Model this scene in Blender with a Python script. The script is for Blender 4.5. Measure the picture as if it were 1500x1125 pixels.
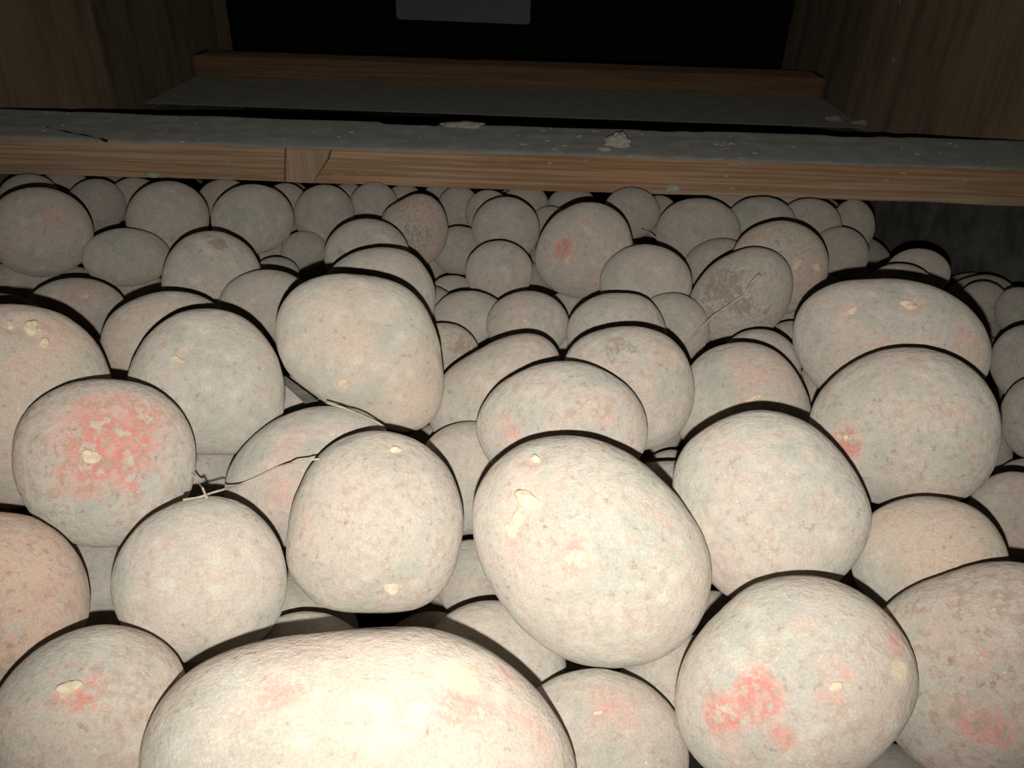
import bpy, bmesh, math, random
import numpy as np
from mathutils import Vector, Matrix

for o in list(bpy.data.objects): bpy.data.objects.remove(o)
S = bpy.context.scene
COL = S.collection
# ------------------------------------------------------------------ camera
IW, IH, F = 1500, 1125, 1127.0
CZ = 0.46
PITCH, ROLL = math.radians(32), math.radians(2.0)
C0 = np.array([0.0, 0.0, CZ])
FW = np.array([0, math.cos(PITCH), -math.sin(PITCH)])
UP0 = np.array([0, math.sin(PITCH), math.cos(PITCH)])
RT = math.cos(ROLL)*np.array([1.0, 0, 0]) + math.sin(ROLL)*UP0
UP = -math.sin(ROLL)*np.array([1.0, 0, 0]) + math.cos(ROLL)*UP0
cam = bpy.data.cameras.new('camera'); cam.sensor_width = 36; cam.lens = F/IW*36
cam.clip_start = 0.005
co = bpy.data.objects.new('camera', cam); COL.objects.link(co)
M = Matrix.Identity(4)
for i in range(3):
    M[i][0] = RT[i]; M[i][1] = UP[i]; M[i][2] = -FW[i]; M[i][3] = C0[i]
co.matrix_world = M
S.camera = co
# ------------------------------------------------------------------ world, flash, exposure
W = bpy.data.worlds.new('world'); S.world = W; W.use_nodes = True
W.node_tree.nodes['Background'].inputs[0].default_value = (0.75, 0.8, 1.0, 1)
W.node_tree.nodes['Background'].inputs[1].default_value = 0.004
fl = bpy.data.lights.new('phone_flash', 'SPOT')           # the phone's flash, just under its lens
fl.energy = 4.9; fl.color = (1.0, 0.965, 0.885); fl.shadow_soft_size = 0.0016
fl.spot_size = math.radians(124); fl.spot_blend = 1.0
flo = bpy.data.objects.new('phone_flash', fl); COL.objects.link(flo)
fpos = C0 - UP*0.0150 + RT*(-0.0012) - FW*0.001
fdir = Vector(FW + UP*0.35)
flo.rotation_euler = fdir.to_track_quat('-Z', 'Y').to_euler(); flo.location = fpos
S.view_settings.view_transform = 'Standard'; S.view_settings.look = 'None'
S.view_settings.gamma = 1; S.view_settings.use_curve_mapping = False
S.view_settings.exposure = 0.0

# ------------------------------------------------------------------ helpers
rng = np.random.RandomState(7)
def ray(x, y):
    v = FW*F + RT*(x-IW/2) - UP*(y-IH/2)
    return v/np.linalg.norm(v)
def on_z(x, y, z): r = ray(x, y); return C0 + r*((z-CZ)/r[2])
def on_y(x, y, Y): r = ray(x, y); return C0 + r*(Y/r[1])
def on_x(x, y, X): r = ray(x, y); return C0 + r*(X/r[0])
def project(p):
    v = np.asarray(p)-C0
    z = v@FW
    return IW/2+F*(v@RT)/z, IH/2-F*(v@UP)/z
def put(name, mesh, mat=None, parent=None):
    o = bpy.data.objects.new(name, mesh); COL.objects.link(o)
    if mat:
        mesh.materials.clear(); mesh.materials.append(mat)
    if parent: o.parent = parent
    return o
def tag(o, label=None, cat=None, group=None, kind=None):
    if label: o['label'] = label
    if cat: o['category'] = cat
    if group: o['group'] = group
    if kind: o['kind'] = kind
    return o
def bm_mesh(bm, name, smooth=False):
    me = bpy.data.meshes.new(name); bm.normal_update(); bm.to_mesh(me); bm.free()
    if smooth:
        for p in me.polygons: p.use_smooth = True
    return me
def waves(P, n, f0, f1, seed):
    r = np.random.RandomState(seed)
    out = np.zeros(len(P))
    for k in range(n):
        d = r.normal(size=3); d /= np.linalg.norm(d)
        out += np.sin((P@d)*r.uniform(f0, f1)+r.uniform(0, 6.283))
    return out/math.sqrt(n)

class NT:
    def __init__(s, name):
        s.m = bpy.data.materials.new(name); s.m.use_nodes = True
        s.t = s.m.node_tree; s.b = s.t.nodes['Principled BSDF']
        s.b.inputs['Specular IOR Level'].default_value = 0.15
    def n(s, typ, **kw):
        nd = s.t.nodes.new(typ)
        for k, v in kw.items():
            if k.startswith('i_'):
                key = k[2:]; key = int(key) if key.isdigit() else key.replace('_', ' ')
                s.set(nd.inputs[key], v)
            else: setattr(nd, k, v)
        return nd
    def set(s, sock, v):
        if isinstance(v, bpy.types.NodeSocket): s.t.links.new(v, sock)
        elif isinstance(v, bpy.types.Node): s.t.links.new(v.outputs[0], sock)
        else: sock.default_value = v
    def math(s, op, a, b=0.0, clamp=False):
        nd = s.n('ShaderNodeMath', operation=op, use_clamp=clamp); s.set(nd.inputs[0], a); s.set(nd.inputs[1], b)
        return nd.outputs[0]
    def mix(s, f, a, b, mode='MIX'):
        nd = s.n('ShaderNodeMix', data_type='RGBA', blend_type=mode)
        s.set(nd.inputs[0], f)
        for sk, v in ((nd.inputs[6], a), (nd.inputs[7], b)):
            s.set(sk, (*v, 1) if isinstance(v, tuple) and len(v) == 3 else v)
        return nd.outputs[2]
    def noise(s, vec, scale, detail=4, rough=0.55):
        nd = s.n('ShaderNodeTexNoise'); s.set(nd.inputs['Vector'], vec)
        nd.inputs['Scale'].default_value = scale; nd.inputs['Detail'].default_value = detail; nd.inputs['Roughness'].default_value = rough
        return nd.outputs[0]
    def ramp(s, v, a, b):      # smooth step a..b
        nd = s.n('ShaderNodeMapRange', interpolation_type='SMOOTHSTEP'); s.set(nd.inputs[0], v)
        s.set(nd.inputs[1], a); s.set(nd.inputs[2], b)
        return nd.outputs[0]
    def bump(s, h, strength, dist):
        nd = s.n('ShaderNodeBump'); s.set(nd.inputs['Height'], h)
        nd.inputs['Strength'].default_value = strength; nd.inputs['Distance'].default_value = dist
        s.t.links.new(nd.outputs[0], s.b.inputs['Normal'])
    def done(s, colr, rough=0.9):
        s.set(s.b.inputs['Base Color'], colr if not isinstance(colr, tuple) else (*colr, 1)); s.b.inputs['Roughness'].default_value = rough
        if 'Diffuse Roughness' in s.b.inputs: s.b.inputs['Diffuse Roughness'].default_value = 0.45
        return s.m

# ------------------------------------------------------------------ materials
def mat_potato():
    t = NT('dusty_potato_skin')
    tc = t.n('ShaderNodeTexCoord').outputs['Object']
    oi = t.n('ShaderNodeObjectInfo')
    off = t.n('ShaderNodeVectorMath', operation='SCALE'); off.inputs[0].default_value = (13.1, 7.7, 21.3); t.set(off.inputs['Scale'], oi.outputs['Random'])
    v = t.n('ShaderNodeVectorMath', operation='ADD'); t.set(v.inputs[0], tc); t.set(v.inputs[1], off.outputs[0]); v = v.outputs[0]
    sc = t.n('ShaderNodeSeparateColor'); t.set(sc.inputs[0], oi.outputs['Color'])
    red, warm, thin = sc.outputs[0], sc.outputs[1], sc.outputs[2]
    mk = t.n('ShaderNodeAttribute', attribute_name='marks')
    ms = t.n('ShaderNodeSeparateColor'); t.set(ms.inputs[0], mk.outputs['Color'])
    n1 = t.noise(v, 22, 3, 0.5); n2 = t.noise(v, 95, 5, 0.62); n3 = t.noise(v, 420, 4, 0.6); n4 = t.noise(v, 1500, 3, 0.6)
    n5 = t.noise(v, 210, 4, 0.7); n6 = t.noise(v, 48, 4, 0.6)
    # dust: grey beige, slightly greener or paler in patches
    dust = t.mix(t.ramp(n2, 0.3, 0.7), (0.435, 0.43, 0.378), (0.57, 0.552, 0.486))
    dust = t.mix(t.math('MULTIPLY', t.ramp(n6, 0.42, 0.6), 0.55), dust, (0.59, 0.53, 0.47))
    dust = t.mix(t.math('MULTIPLY', warm, t.ramp(n1, 0.3, 0.6)), dust, (0.67, 0.515, 0.395))
    # broad blush of the skin showing through the dust
    bl = t.math('MULTIPLY', t.ramp(t.math('ADD', n1, t.math('MULTIPLY', n2, 0.6)), 0.66, 1.02), t.math('ADD', t.math('MULTIPLY', red, 0.55), 0.08))
    col = t.mix(bl, dust, (0.62, 0.43, 0.395))
    # rubbed bare red skin: soft pink rim, redder core, dust left in the pores
    mott = t.math('SUBTRACT', t.math('ADD', n2, t.math('MULTIPLY', n5, 0.6)), 0.80)
    e = t.math('MULTIPLY_ADD', mott, 2.4); e.node.inputs[2].default_value = 0; t.set(e.node.inputs[2], ms.outputs[0])
    bare = t.math('MULTIPLY', t.ramp(e, 0.22, 0.95), t.ramp(ms.outputs[0], 0.02, 0.25))
    left = t.ramp(t.math('ADD', n3, t.math('MULTIPLY', n5, 0.5)), 0.62, 0.92)
    bare = t.math('MULTIPLY', bare, t.math('SUBTRACT', 1.0, t.math('MULTIPLY', left, 0.3)))
    skin = t.mix(t.ramp(e, 0.45, 1.15), (0.70, 0.40, 0.34), (0.66, 0.235, 0.19))
    col = t.mix(t.math('MULTIPLY', bare, 0.92), col, skin)
    # thin, patchy dust: small flecks of skin
    fk = t.math('MULTIPLY', t.ramp(t.math('ADD', n3, t.math('MULTIPLY', n2, 0.7)), 0.80, 0.98), t.math('ADD', t.math('MULTIPLY', thin, 0.8), 0.28))
    col = t.mix(fk, col, (0.47, 0.355, 0.285))
    # little brown and dark dots
    dk = t.ramp(t.math('ADD', n3, t.math('MULTIPLY', n5, 0.6)), 0.93, 1.06)
    col = t.mix(t.math('MULTIPLY', dk, 0.6), col, (0.27, 0.22, 0.165))
    # thicker pale dust cakes
    pk = t.ramp(t.math('ADD', n5, t.math('MULTIPLY', n2, 0.6)), 0.82, 1.0)
    col = t.mix(t.math('MULTIPLY', pk, 0.65), col, (0.66, 0.635, 0.56))
    wsp = t.ramp(t.noise(v, 800, 2, 0.5), 0.745, 0.79)
    col = t.mix(wsp, col, (0.80, 0.79, 0.74))
    # scab (brown) and pale flesh marks
    sb = t.ramp(t.math('ADD', ms.outputs[1], t.math('MULTIPLY', t.math('SUBTRACT', n5, 0.55), 3.2)), 0.3, 0.9)
    sb = t.math('MULTIPLY', sb, t.ramp(ms.outputs[1], 0.02, 0.3))
    col = t.mix(t.math('MULTIPLY', sb, 0.55), col, (0.27, 0.205, 0.145))
    pl = t.math('MULTIPLY', t.ramp(t.math('ADD', ms.outputs[2], t.math('MULTIPLY', t.math('SUBTRACT', n5, 0.5), 1.2)), 0.25, 0.9), t.ramp(ms.outputs[2], 0.02, 0.3))
    col = t.mix(t.math('MULTIPLY', pl, 0.8), col, (0.78, 0.68, 0.46))
    # fine grain
    gr = t.math('ADD', t.math('MULTIPLY', n4, 0.6), 0.70)
    g2 = t.n('ShaderNodeCombineColor'); [t.set(g2.inputs[i], gr) for i in range(3)]
    col = t.mix(1.0, col, g2.outputs[0], 'MULTIPLY')
    h = t.math('ADD', t.math('MULTIPLY', n3, 0.55), t.math('ADD', t.math('MULTIPLY', n4, 0.35), t.math('MULTIPLY', n5, 0.8)))
    h = t.math('SUBTRACT', h, t.math('MULTIPLY', t.math('ADD', bare, sb), 0.12))
    t.bump(h, 0.42, 0.0014)
    return t.done(col, 0.92)
def mat_bud():
    t = NT('pale_bud'); tc = t.n('ShaderNodeTexCoord').outputs['Object']
    n = t.noise(tc, 500, 4)
    c = t.mix(t.ramp(n, 0.42, 0.66), (0.74, 0.65, 0.49), (0.64, 0.49, 0.38))
    t.bump(n, 0.5, 0.0008)
    return t.done(c, 0.7)
def mat_wood(name, a, b, dustc=None, axis='X', dust_at=(0.35, 0.75), stain=0.35, patches=0.0, fine=110, gr=(0.40, 0.62), redc=None):
    t = NT(name); tc = t.n('ShaderNodeTexCoord').outputs['Object']
    mp = t.n('ShaderNodeMapping'); t.set(mp.inputs[0], tc)
    mp.inputs['Scale'].default_value = (1.6, fine, fine) if axis == 'X' else (fine, fine, 1.6)
    g = t.noise(mp.outputs[0], 3.2, 6, 0.65)
    mp2 = t.n('ShaderNodeMapping'); t.set(mp2.inputs[0], tc); mp2.inputs['Scale'].default_value = (1, 6, 6) if axis == 'X' else (6, 6, 1)
    br = t.noise(mp2.outputs[0], 5.0, 4)
    fi = t.noise(tc, 140, 5, 0.65)
    col = t.mix(t.ramp(g, *gr), a, b)
    if redc: col = t.mix(t.math('MULTIPLY', t.ramp(t.noise(mp2.outputs[0], 2.2, 3), 0.42, 0.62), 0.75), col, t.mix(t.ramp(g, *gr), redc, tuple(min(1, x*1.5) for x in redc)))
    col = t.mix(t.math('MULTIPLY', t.ramp(br, 0.45, 0.7), stain), col, tuple(x*0.55 for x in a))
    if patches:
        mp3 = t.n('ShaderNodeMapping'); t.set(mp3.inputs[0], tc); mp3.inputs['Scale'].default_value = (1, 4, 4)
        pn = t.noise(mp3.outputs[0], 22, 6, 0.75)
        col = t.mix(t.math('MULTIPLY', t.ramp(pn, 0.58, 0.68), patches), col, (0.50, 0.47, 0.41))
    h = t.math('ADD', t.math('MULTIPLY', g, 0.6), t.math('MULTIPLY', fi, 0.3))
    if dustc:
        ge = t.n('ShaderNodeNewGeometry'); sx = t.n('ShaderNodeSeparateXYZ'); t.set(sx.inputs[0], ge.outputs['Normal'])
        dm = t.ramp(t.math('ADD', sx.outputs[2], t.math('MULTIPLY', t.math('SUBTRACT', fi, 0.5), 0.8)), *dust_at)
        dd = t.mix(t.ramp(t.noise(tc, 45, 5), 0.4, 0.65), dustc, tuple(x*1.22 for x in dustc))
        col = t.mix(dm, col, dd)
    t.bump(h, 0.5, 0.0012)
    return t.done(col, 0.9)
def mat_plain(name, a, b, scale=60, bump=0.4, rough=0.95):
    t = NT(name); tc = t.n('ShaderNodeTexCoord').outputs['Object']
    n = t.noise(tc, scale, 6, 0.65); n2 = t.noise(tc, scale*6, 4, 0.6)
    col = t.mix(t.ramp(n, 0.35, 0.68), a, b)
    t.bump(t.math('ADD', n, t.math('MULTIPLY', n2, 0.4)), bump, 0.002)
    return t.done(col, rough)
MP = mat_potato(); MB = mat_bud()
M_BEAM = mat_wood('beam_wood', (0.48, 0.32, 0.195), (0.66, 0.50, 0.345), (0.37, 0.375, 0.345), patches=0.75, gr=(0.43, 0.58), redc=(0.41, 0.225, 0.12))
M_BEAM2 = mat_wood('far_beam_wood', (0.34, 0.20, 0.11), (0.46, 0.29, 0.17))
M_KNOT = mat_wood('knot_wood', (0.50, 0.345, 0.225), (0.62, 0.45, 0.31), axis='Z', stain=0.3)
M_LEDGE = mat_plain('dusty_board', (0.38, 0.375, 0.33), (0.48, 0.46, 0.40), 30, 0.3)
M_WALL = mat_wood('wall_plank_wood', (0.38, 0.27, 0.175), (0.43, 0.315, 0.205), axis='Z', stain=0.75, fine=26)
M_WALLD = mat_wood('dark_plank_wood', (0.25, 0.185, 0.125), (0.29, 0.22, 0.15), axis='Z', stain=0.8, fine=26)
M_SOIL_GAP = mat_plain('soil_and_gap_shade', (0.115, 0.105, 0.10), (0.23, 0.215, 0.20), 22, 0.8)
M_DIRT = mat_plain('soil', (0.10, 0.085, 0.07), (0.17, 0.145, 0.12), 40, 0.9)
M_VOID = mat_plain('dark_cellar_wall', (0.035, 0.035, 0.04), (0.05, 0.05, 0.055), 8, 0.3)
M_PALE = mat_plain('pale_board', (0.40, 0.40, 0.43), (0.48, 0.48, 0.51), 9, 0.2)
M_MUD = mat_plain('dry_pale_mud', (0.52, 0.49, 0.41), (0.66, 0.63, 0.54), 160, 0.6)
M_ROOT = mat_plain('dry_root', (0.44, 0.36, 0.28), (0.62, 0.54, 0.44), 220, 0.5)
M_HUSK = mat_wood('dry_husk', (0.27, 0.26, 0.22), (0.42, 0.40, 0.34))

# ------------------------------------------------------------------ the setting
XR, XL = 0.55, -0.60
def box(name, x0, x1, y0, y1, z0, z1, mat, parent=None, bev=0.0):
    c = np.array([(x0+x1)/2, (y0+y1)/2, (z0+z1)/2])
    bm = bmesh.new(); bmesh.ops.create_cube(bm, size=1)
    bmesh.ops.scale(bm, vec=(abs(x1-x0), abs(y1-y0), abs(z1-z0)), verts=bm.verts)
    if bev: bmesh.ops.bevel(bm, geom=list(bm.edges), offset=bev, segments=2, affect='EDGES')
    o = put(name, bm_mesh(bm, name), mat, None); o.location = c
    if parent:
        o.parent = parent; o.location = c-np.array(parent.location)
    return o
fl_ = tag(box('floor', -2.6, 2.6, -0.6, 3.3, -0.06, 0.0, M_DIRT), kind='structure')
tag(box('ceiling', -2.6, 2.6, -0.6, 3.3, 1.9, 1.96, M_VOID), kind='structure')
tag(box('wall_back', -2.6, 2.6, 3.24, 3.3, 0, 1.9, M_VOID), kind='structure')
ye_r, ye_l = 1.60, 1.70
wr = tag(box('wall_right', XR+0.022, XR+0.034, -0.3, ye_r, 0, 1.0, M_WALLD), kind='structure')
wl = tag(box('wall_left', XL-0.034, XL-0.022, -0.3, ye_l, 0, 1.0, M_WALLD), kind='structure')
def wall_planks(wall, X, s, cols, zlo):
    # cols: (pixel column far, pixel column near, row, material, inset)
    for (pa, pb, row, mat, inset) in cols:
        a = on_x(pa, row, X)[1] if not isinstance(pa, str) else float(pa)
        b = on_x(pb, row, X)[1] if not isinstance(pb, str) else float(pb)
        y0, y1 = min(a, b), max(a, b)
        xa, xb = X+s*inset, X+s*0.022
        box('plank', min(xa, xb), max(xa, xb), y0+0.0015, y1-0.0015, CZ-0.30 if y0 > 0.88 else zlo, 1.0, mat, wall, 0.002)
ZLR = CZ-0.247
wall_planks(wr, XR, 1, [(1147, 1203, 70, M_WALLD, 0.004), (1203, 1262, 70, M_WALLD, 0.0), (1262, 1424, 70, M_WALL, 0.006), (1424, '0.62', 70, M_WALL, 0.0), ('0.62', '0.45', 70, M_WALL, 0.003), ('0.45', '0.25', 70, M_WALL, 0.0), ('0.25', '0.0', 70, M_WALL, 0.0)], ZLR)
for (nx, ny) in ((1309, 88), (1318, 3)):
    q = on_x(nx, ny, XR+0.006)
    bm = bmesh.new(); bmesh.ops.create_uvsphere(bm, u_segments=12, v_segments=6, radius=0.0036)
    bmesh.ops.scale(bm, vec=(0.5, 1, 1), verts=bm.verts)
    no = put('nail', bm_mesh(bm, 'nail', True), M_PALE, wr); no.location = q-np.array(wr.location)
YS = 0.98
box('soil_panel', XR-0.006, XR-0.001, -0.3, YS, 0.0, ZLR-0.002, M_SOIL_GAP, wr, 0.001)
box('soil_panel', XR-0.006, XR-0.001, YS+0.001, ye_r, 0.0, CZ-0.302, M_SOIL_GAP, wr, 0.001)
wall_planks(wl, XL, -1, [(322, 341, 60, M_WALL, 0.001), (232, 322, 60, M_WALLD, 0.0), (147, 232, 60, M_WALLD, 0.004), (80, 147, 60, M_WALL, 0.001), (66, 80, 60, M_SOIL_GAP, 0.018), (66, '0.78', 60, M_WALL, 0.0), ('0.78', '0.60', 60, M_WALL, 0.003), ('0.60', '0.4', 60, M_WALL, 0.0), ('0.4', '0.2', 60, M_WALL, 0.0)], CZ-0.247)  # narrow inset soil-coloured strip paints the shade of the gap between boards
box('soil_panel', XL+0.001, XL+0.006, -0.3, YS, 0.0, CZ-0.249, M_SOIL_GAP, wl, 0.001)
box('soil_panel', XL+0.001, XL+0.006, YS+0.001, ye_l, 0.0, CZ-0.302, M_SOIL_GAP, wl, 0.001)

# ------------------------------------------------------------------ beams
BY0 = 0.71
pa = on_y(60, 258, BY0); pb = on_y(1440, 302, BY0)
zb = (pa[2]+pb[2])/2
pt = on_y(750, 224, BY0); zt = pt[2]
py = on_z(750, 182, zt)[1]
print('BEAM bottom', pa[2]-CZ, pb[2]-CZ, 'top', zt-CZ, 'back y', py)
def beam_mesh(name, L0, L1, y0, y1, z0, z1, seed, n=160, chip=0.003):
    # rounded rectangular profile swept along x with worn, slightly uneven edges
    r = 0.004; prof = []
    for (cy, cz, a0) in ((y1-r, z1-r, 0), (y0+r, z1-r, 90), (y0+r, z0+r, 180), (y1-r, z0+r, 270)):
        for k in range(4):
            a = math.radians(a0+30*k); prof.append((cy+r*math.cos(a), cz+r*math.sin(a)))
    pts = []
    m = len(prof)
    # add intermediate profile points on the long faces
    full = []
    for i in range(m):
        a, b = prof[i], prof[(i+1) % m]
        full.append(a)
        d = math.hypot(b[0]-a[0], b[1]-a[1])
        k = int(d/0.008)
        for j in range(1, k): full.append((a[0]+(b[0]-a[0])*j/k, a[1]+(b[1]-a[1])*j/k))
    m = len(full); xs = np.linspace(L0, L1, n)
    P = np.array([[x, q[0], q[1]] for x in xs for q in full])
    ce = np.array([(L0+L1)/2, (y0+y1)/2, (z0+z1)/2])
    d = waves(P*np.array([6, 40, 40]), 6, 0.6, 2.2, seed)*0.0006 + waves(P*np.array([60, 80, 80]), 6, 1, 3, seed+1)*0.0003
    P[:, 1] += d*np.sign(P[:, 1]-ce[1]); P[:, 2] += d*np.sign(P[:, 2]-ce[2])
    bk = (P[:, 1] > y1-0.006) & (P[:, 2] > z1-0.006)
    w = waves(np.c_[P[:, 0]*55, P[:, 0]*0, P[:, 0]*0], 9, 0.3, 4, seed+2)
    st = np.where((P[:, 0] > -0.145) & (P[:, 0] < -0.085), 1.6, 0)     # a longer chip broken from the back edge
    P[bk, 2] -= np.clip(w[bk]*0.5+st[bk]-0.3, 0, 2)*chip*0.6
    P[bk, 1] -= np.clip(w[bk]*0.5+st[bk]-0.3, 0, 2)*chip
    P -= ce
    fs = [(i*m+j, (i+1)*m+j, (i+1)*m+(j+1) % m, i*m+(j+1) % m) for i in range(n-1) for j in range(m)]
    fs += [tuple(range(m)), tuple(reversed(range((n-1)*m, n*m)))]
    me = bpy.data.meshes.new(name); me.from_pydata(P.tolist(), [], fs); me.update()
    for p in me.polygons: p.use_smooth = len(p.vertices) == 4
    return me, ce
me, ce = beam_mesh('crossbeam', XL+0.001, XR-0.007, BY0, py, zb, zt, 3)
beam = bpy.data.objects.new('crossbeam', None); COL.objects.link(beam); beam.location = ce
bo = put('board', me, M_BEAM, beam)
# a slight sag to the right end as in the photograph
tilt = math.atan2(pb[2]-pa[2], pb[0]-pa[0])
yawt = 0.0
beam.rotation_euler = (0, -tilt, yawt)
tag(beam, 'thick wooden crossbeam with grey dusty top and brown front spanning the potato bin', 'beam')
bpy.context.view_layer.update()
MWI = np.array(beam.matrix_world.inverted())
def to_beam(p): return (MWI @ np.append(p, 1))[:3]
FY = BY0-ce[1]          # local y of the front face
def face_pt(x, y): return to_beam(on_y(x, y, BY0))
# knot in the front face
bm = bmesh.new()
kp = [face_pt(*q) for q in ((419, 217), (484, 219), (481, 232), (470, 250), (459, 268), (419, 266))]
vf = [bm.verts.new((q[0], FY-0.0011, q[2])) for q in kp]; vb = [bm.verts.new((q[0], FY+0.004, q[2])) for q in kp]
bm.faces.new(vf); bm.faces.new(list(reversed(vb)))
for i in range(6): bm.faces.new((vf[i], vb[i], vb[(i+1) % 6], vf[(i+1) % 6]))
bmesh.ops.recalc_face_normals(bm, faces=bm.faces)
bmesh.ops.bevel(bm, geom=list(bm.edges), offset=0.0006, segments=2, affect='EDGES')
ko = put('knot', bm_mesh(bm, 'knot'), M_KNOT, beam)
bm = bmesh.new(); kc = np.mean(kp, axis=0)
vf = [bm.verts.new((kc[0]+(q[0]-kc[0])*1.07, FY-0.0007, kc[2]+(q[2]-kc[2])*0.97)) for q in kp]; vb = [bm.verts.new((v.co.x, FY+0.003, v.co.z)) for v in vf]
bm.faces.new(vf); bm.faces.new(list(reversed(vb)))
for i in range(6): bm.faces.new((vf[i], vb[i], vb[(i+1) % 6], vf[(i+1) % 6]))
bmesh.ops.recalc_face_normals(bm, faces=bm.faces)
put('bark_ring', bm_mesh(bm, 'bark_ring'), mat_wood('bark', (0.17, 0.11, 0.07), (0.25, 0.17, 0.11), axis='Z'), beam)
# long drying crack in the dusty top: raised sliver painted with the groove's shade
bm = bmesh.new(); n = 16; rowsv = []
a = to_beam(on_z(60, 184, zt)); b = to_beam(on_z(157, 204, zt))
for i in range(n+1):
    u = i/n; q = a+(b-a)*u
    w = 0.0014*math.sin(math.pi*(0.08+0.9*u))*(0.75+0.25*math.sin(i*2.1)); z = (zt-zb)/2+0.0008+0.0005*math.sin(i*1.3)
    rowsv.append((bm.verts.new((q[0], q[1]-w, z-0.003)), bm.verts.new((q[0], q[1]-w*0.6, z)), bm.verts.new((q[0], q[1]+w*0.6, z)), bm.verts.new((q[0], q[1]+w, z-0.003))))
for i in range(n):
    for j in range(3): bm.faces.new((rowsv[i][j], rowsv[i+1][j], rowsv[i+1][j+1], rowsv[i][j+1]))
bmesh.ops.recalc_face_normals(bm, faces=bm.faces)
put('crack', bm_mesh(bm, 'crack'), mat_plain('crack_shadow_wood', (0.03, 0.022, 0.016), (0.05, 0.036, 0.026), 90), beam)

# far ledge and far beam
ZL = CZ-0.285
g0 = on_z(750, 190, ZL)[1]; g1 = on_z(750, 128, ZL)[1]
print('LEDGE y', g0, g1)
g0 = on_z(750, 169, ZL)[1]  # front edge set back; the gap's darkness widens the crossbeam's shadow strip
def ledge():
    prof = [(g0, ZL), (g1+0.10, ZL), (g1+0.10, ZL-0.02), (g1+0.05, ZL-0.02), (g0, ZL-0.0012)]
    bm = bmesh.new(); cx, cy = (XL+XR)/2, (g0+g1)/2
    A = [bm.verts.new((XL+0.004-cx, q[0]-cy, q[1]-ZL)) for q in prof]; B = [bm.verts.new((XR-0.004-cx, q[0]-cy, q[1]-ZL)) for q in prof]
    bm.faces.new(A); bm.faces.new(list(reversed(B)))
    for i in range(5): bm.faces.new((A[i], B[i], B[(i+1) % 5], A[(i+1) % 5]))
    bmesh.ops.recalc_face_normals(bm, faces=bm.faces)
    o = put('dusty_ledge_board', bm_mesh(bm, 'dusty_ledge_board'), M_LEDGE); o.location = (cx, cy, ZL)
    return tag(o, 'wide grey dust-covered board lying behind the thick crossbeam', 'board')
ledge()
pt2 = on_y(750, 98, g1); H2 = pt2[2]-ZL
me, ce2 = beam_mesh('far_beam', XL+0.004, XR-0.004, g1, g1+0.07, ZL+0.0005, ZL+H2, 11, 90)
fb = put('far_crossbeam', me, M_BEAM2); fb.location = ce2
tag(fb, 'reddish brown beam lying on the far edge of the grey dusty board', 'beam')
# pale board hanging at the far end
q0 = on_y(582, 27, 1.9); q1 = on_y(776, 35, 1.9)
bm = bmesh.new(); bmesh.ops.create_cube(bm, size=1)
wid = np.linalg.norm(q1-q0)
bmesh.ops.scale(bm, vec=(wid, 0.03, 0.26), verts=bm.verts); bmesh.ops.translate(bm, vec=(0, 0, 0.13), verts=bm.verts)
bmesh.ops.bevel(bm, geom=list(bm.edges), offset=0.003, segments=2, affect='EDGES')
pbd = put('pale_board', bm_mesh(bm, 'pale_board'), M_PALE); pbd.location = (q0+q1)/2
pbd.rotation_euler = (0, -math.atan2(q1[2]-q0[2], q1[0]-q0[0]), 0)
tag(pbd, 'pale grey board in the darkness beyond the far beam', 'board')

# ------------------------------------------------------------------ potatoes: outlines traced from the photograph
# id: (outline points or ellipse, depth factor, (red, warm, thin), label, group)
P = {}
def poly(k, pts, bias=1.0, colr=(0.3, 0.1, 0.3), label=None, group=None): P[k] = dict(pts=pts, bias=bias, col=colr, label=label, group=group)
def ell(k, cx, cy, a, b, rot=0, bias=1.0, colr=(0.3, 0.1, 0.3), label=None, group=None):
    t = np.linspace(0, 2*math.pi, 24, endpoint=False); r = math.radians(rot)
    pts = [(cx+a*math.cos(u)*math.cos(r)-b*math.sin(u)*math.sin(r), cy+a*math.cos(u)*math.sin(r)+b*math.sin(u)*math.cos(r)) for u in t]
    P[k] = dict(pts=pts, bias=bias, col=colr, label=label, group=group)
poly(1, [(200,1130),(212,1075),(240,1020),(300,970),(390,942),(480,928),(560,922),(640,920),(700,940),(760,985),(800,1030),(832,1080),(848,1140),(835,1200),(770,1275),(640,1320),(480,1325),(340,1300),(235,1220)], 1.10, (0.35,0.35,0.15), 'broad pale cream potato, the largest and brightest, casting a wide black shadow behind')
poly(2, [(150,915),(220,930),(258,960),(275,1010),(275,1080),(240,1160),(170,1205),(80,1200),(5,1150),(-22,1080),(-5,1015),(50,955),(100,925)], 1, (0.35,0.2,0.5), 'mottled cream potato with a pale eye ringed in red')
poly(3, [(0,748),(40,755),(80,775),(110,805),(127,840),(131,885),(118,940),(70,990),(0,1010),(-80,985),(-130,920),(-135,840),(-90,775)], 1, (0.5,1.0,0.4), 'orange-tinted rough-skinned potato below the red-patched potato')
poly(4, [(150,556),(215,565),(255,590),(280,630),(287,680),(275,730),(240,775),(200,797),(140,803),(80,785),(40,745),(18,690),(20,640),(45,595),(95,565)], 0.985, (0.6,0.1,0.6), 'round potato with a big bare red patch around a pale stem scar')
poly(5, [(10,446),(50,448),(85,457),(120,480),(150,515),(164,560),(160,620),(130,690),(70,735),(0,745),(-70,720),(-120,660),(-135,580),(-110,510),(-60,462)], 1, (0.45,0.6,0.1), 'large peach-tinted potato with a row of white bumps behind the red-patched potato')
ell(6, 0, 492, 80, 62, 0, 1.02, (0.2,0.1,0.3))
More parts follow.
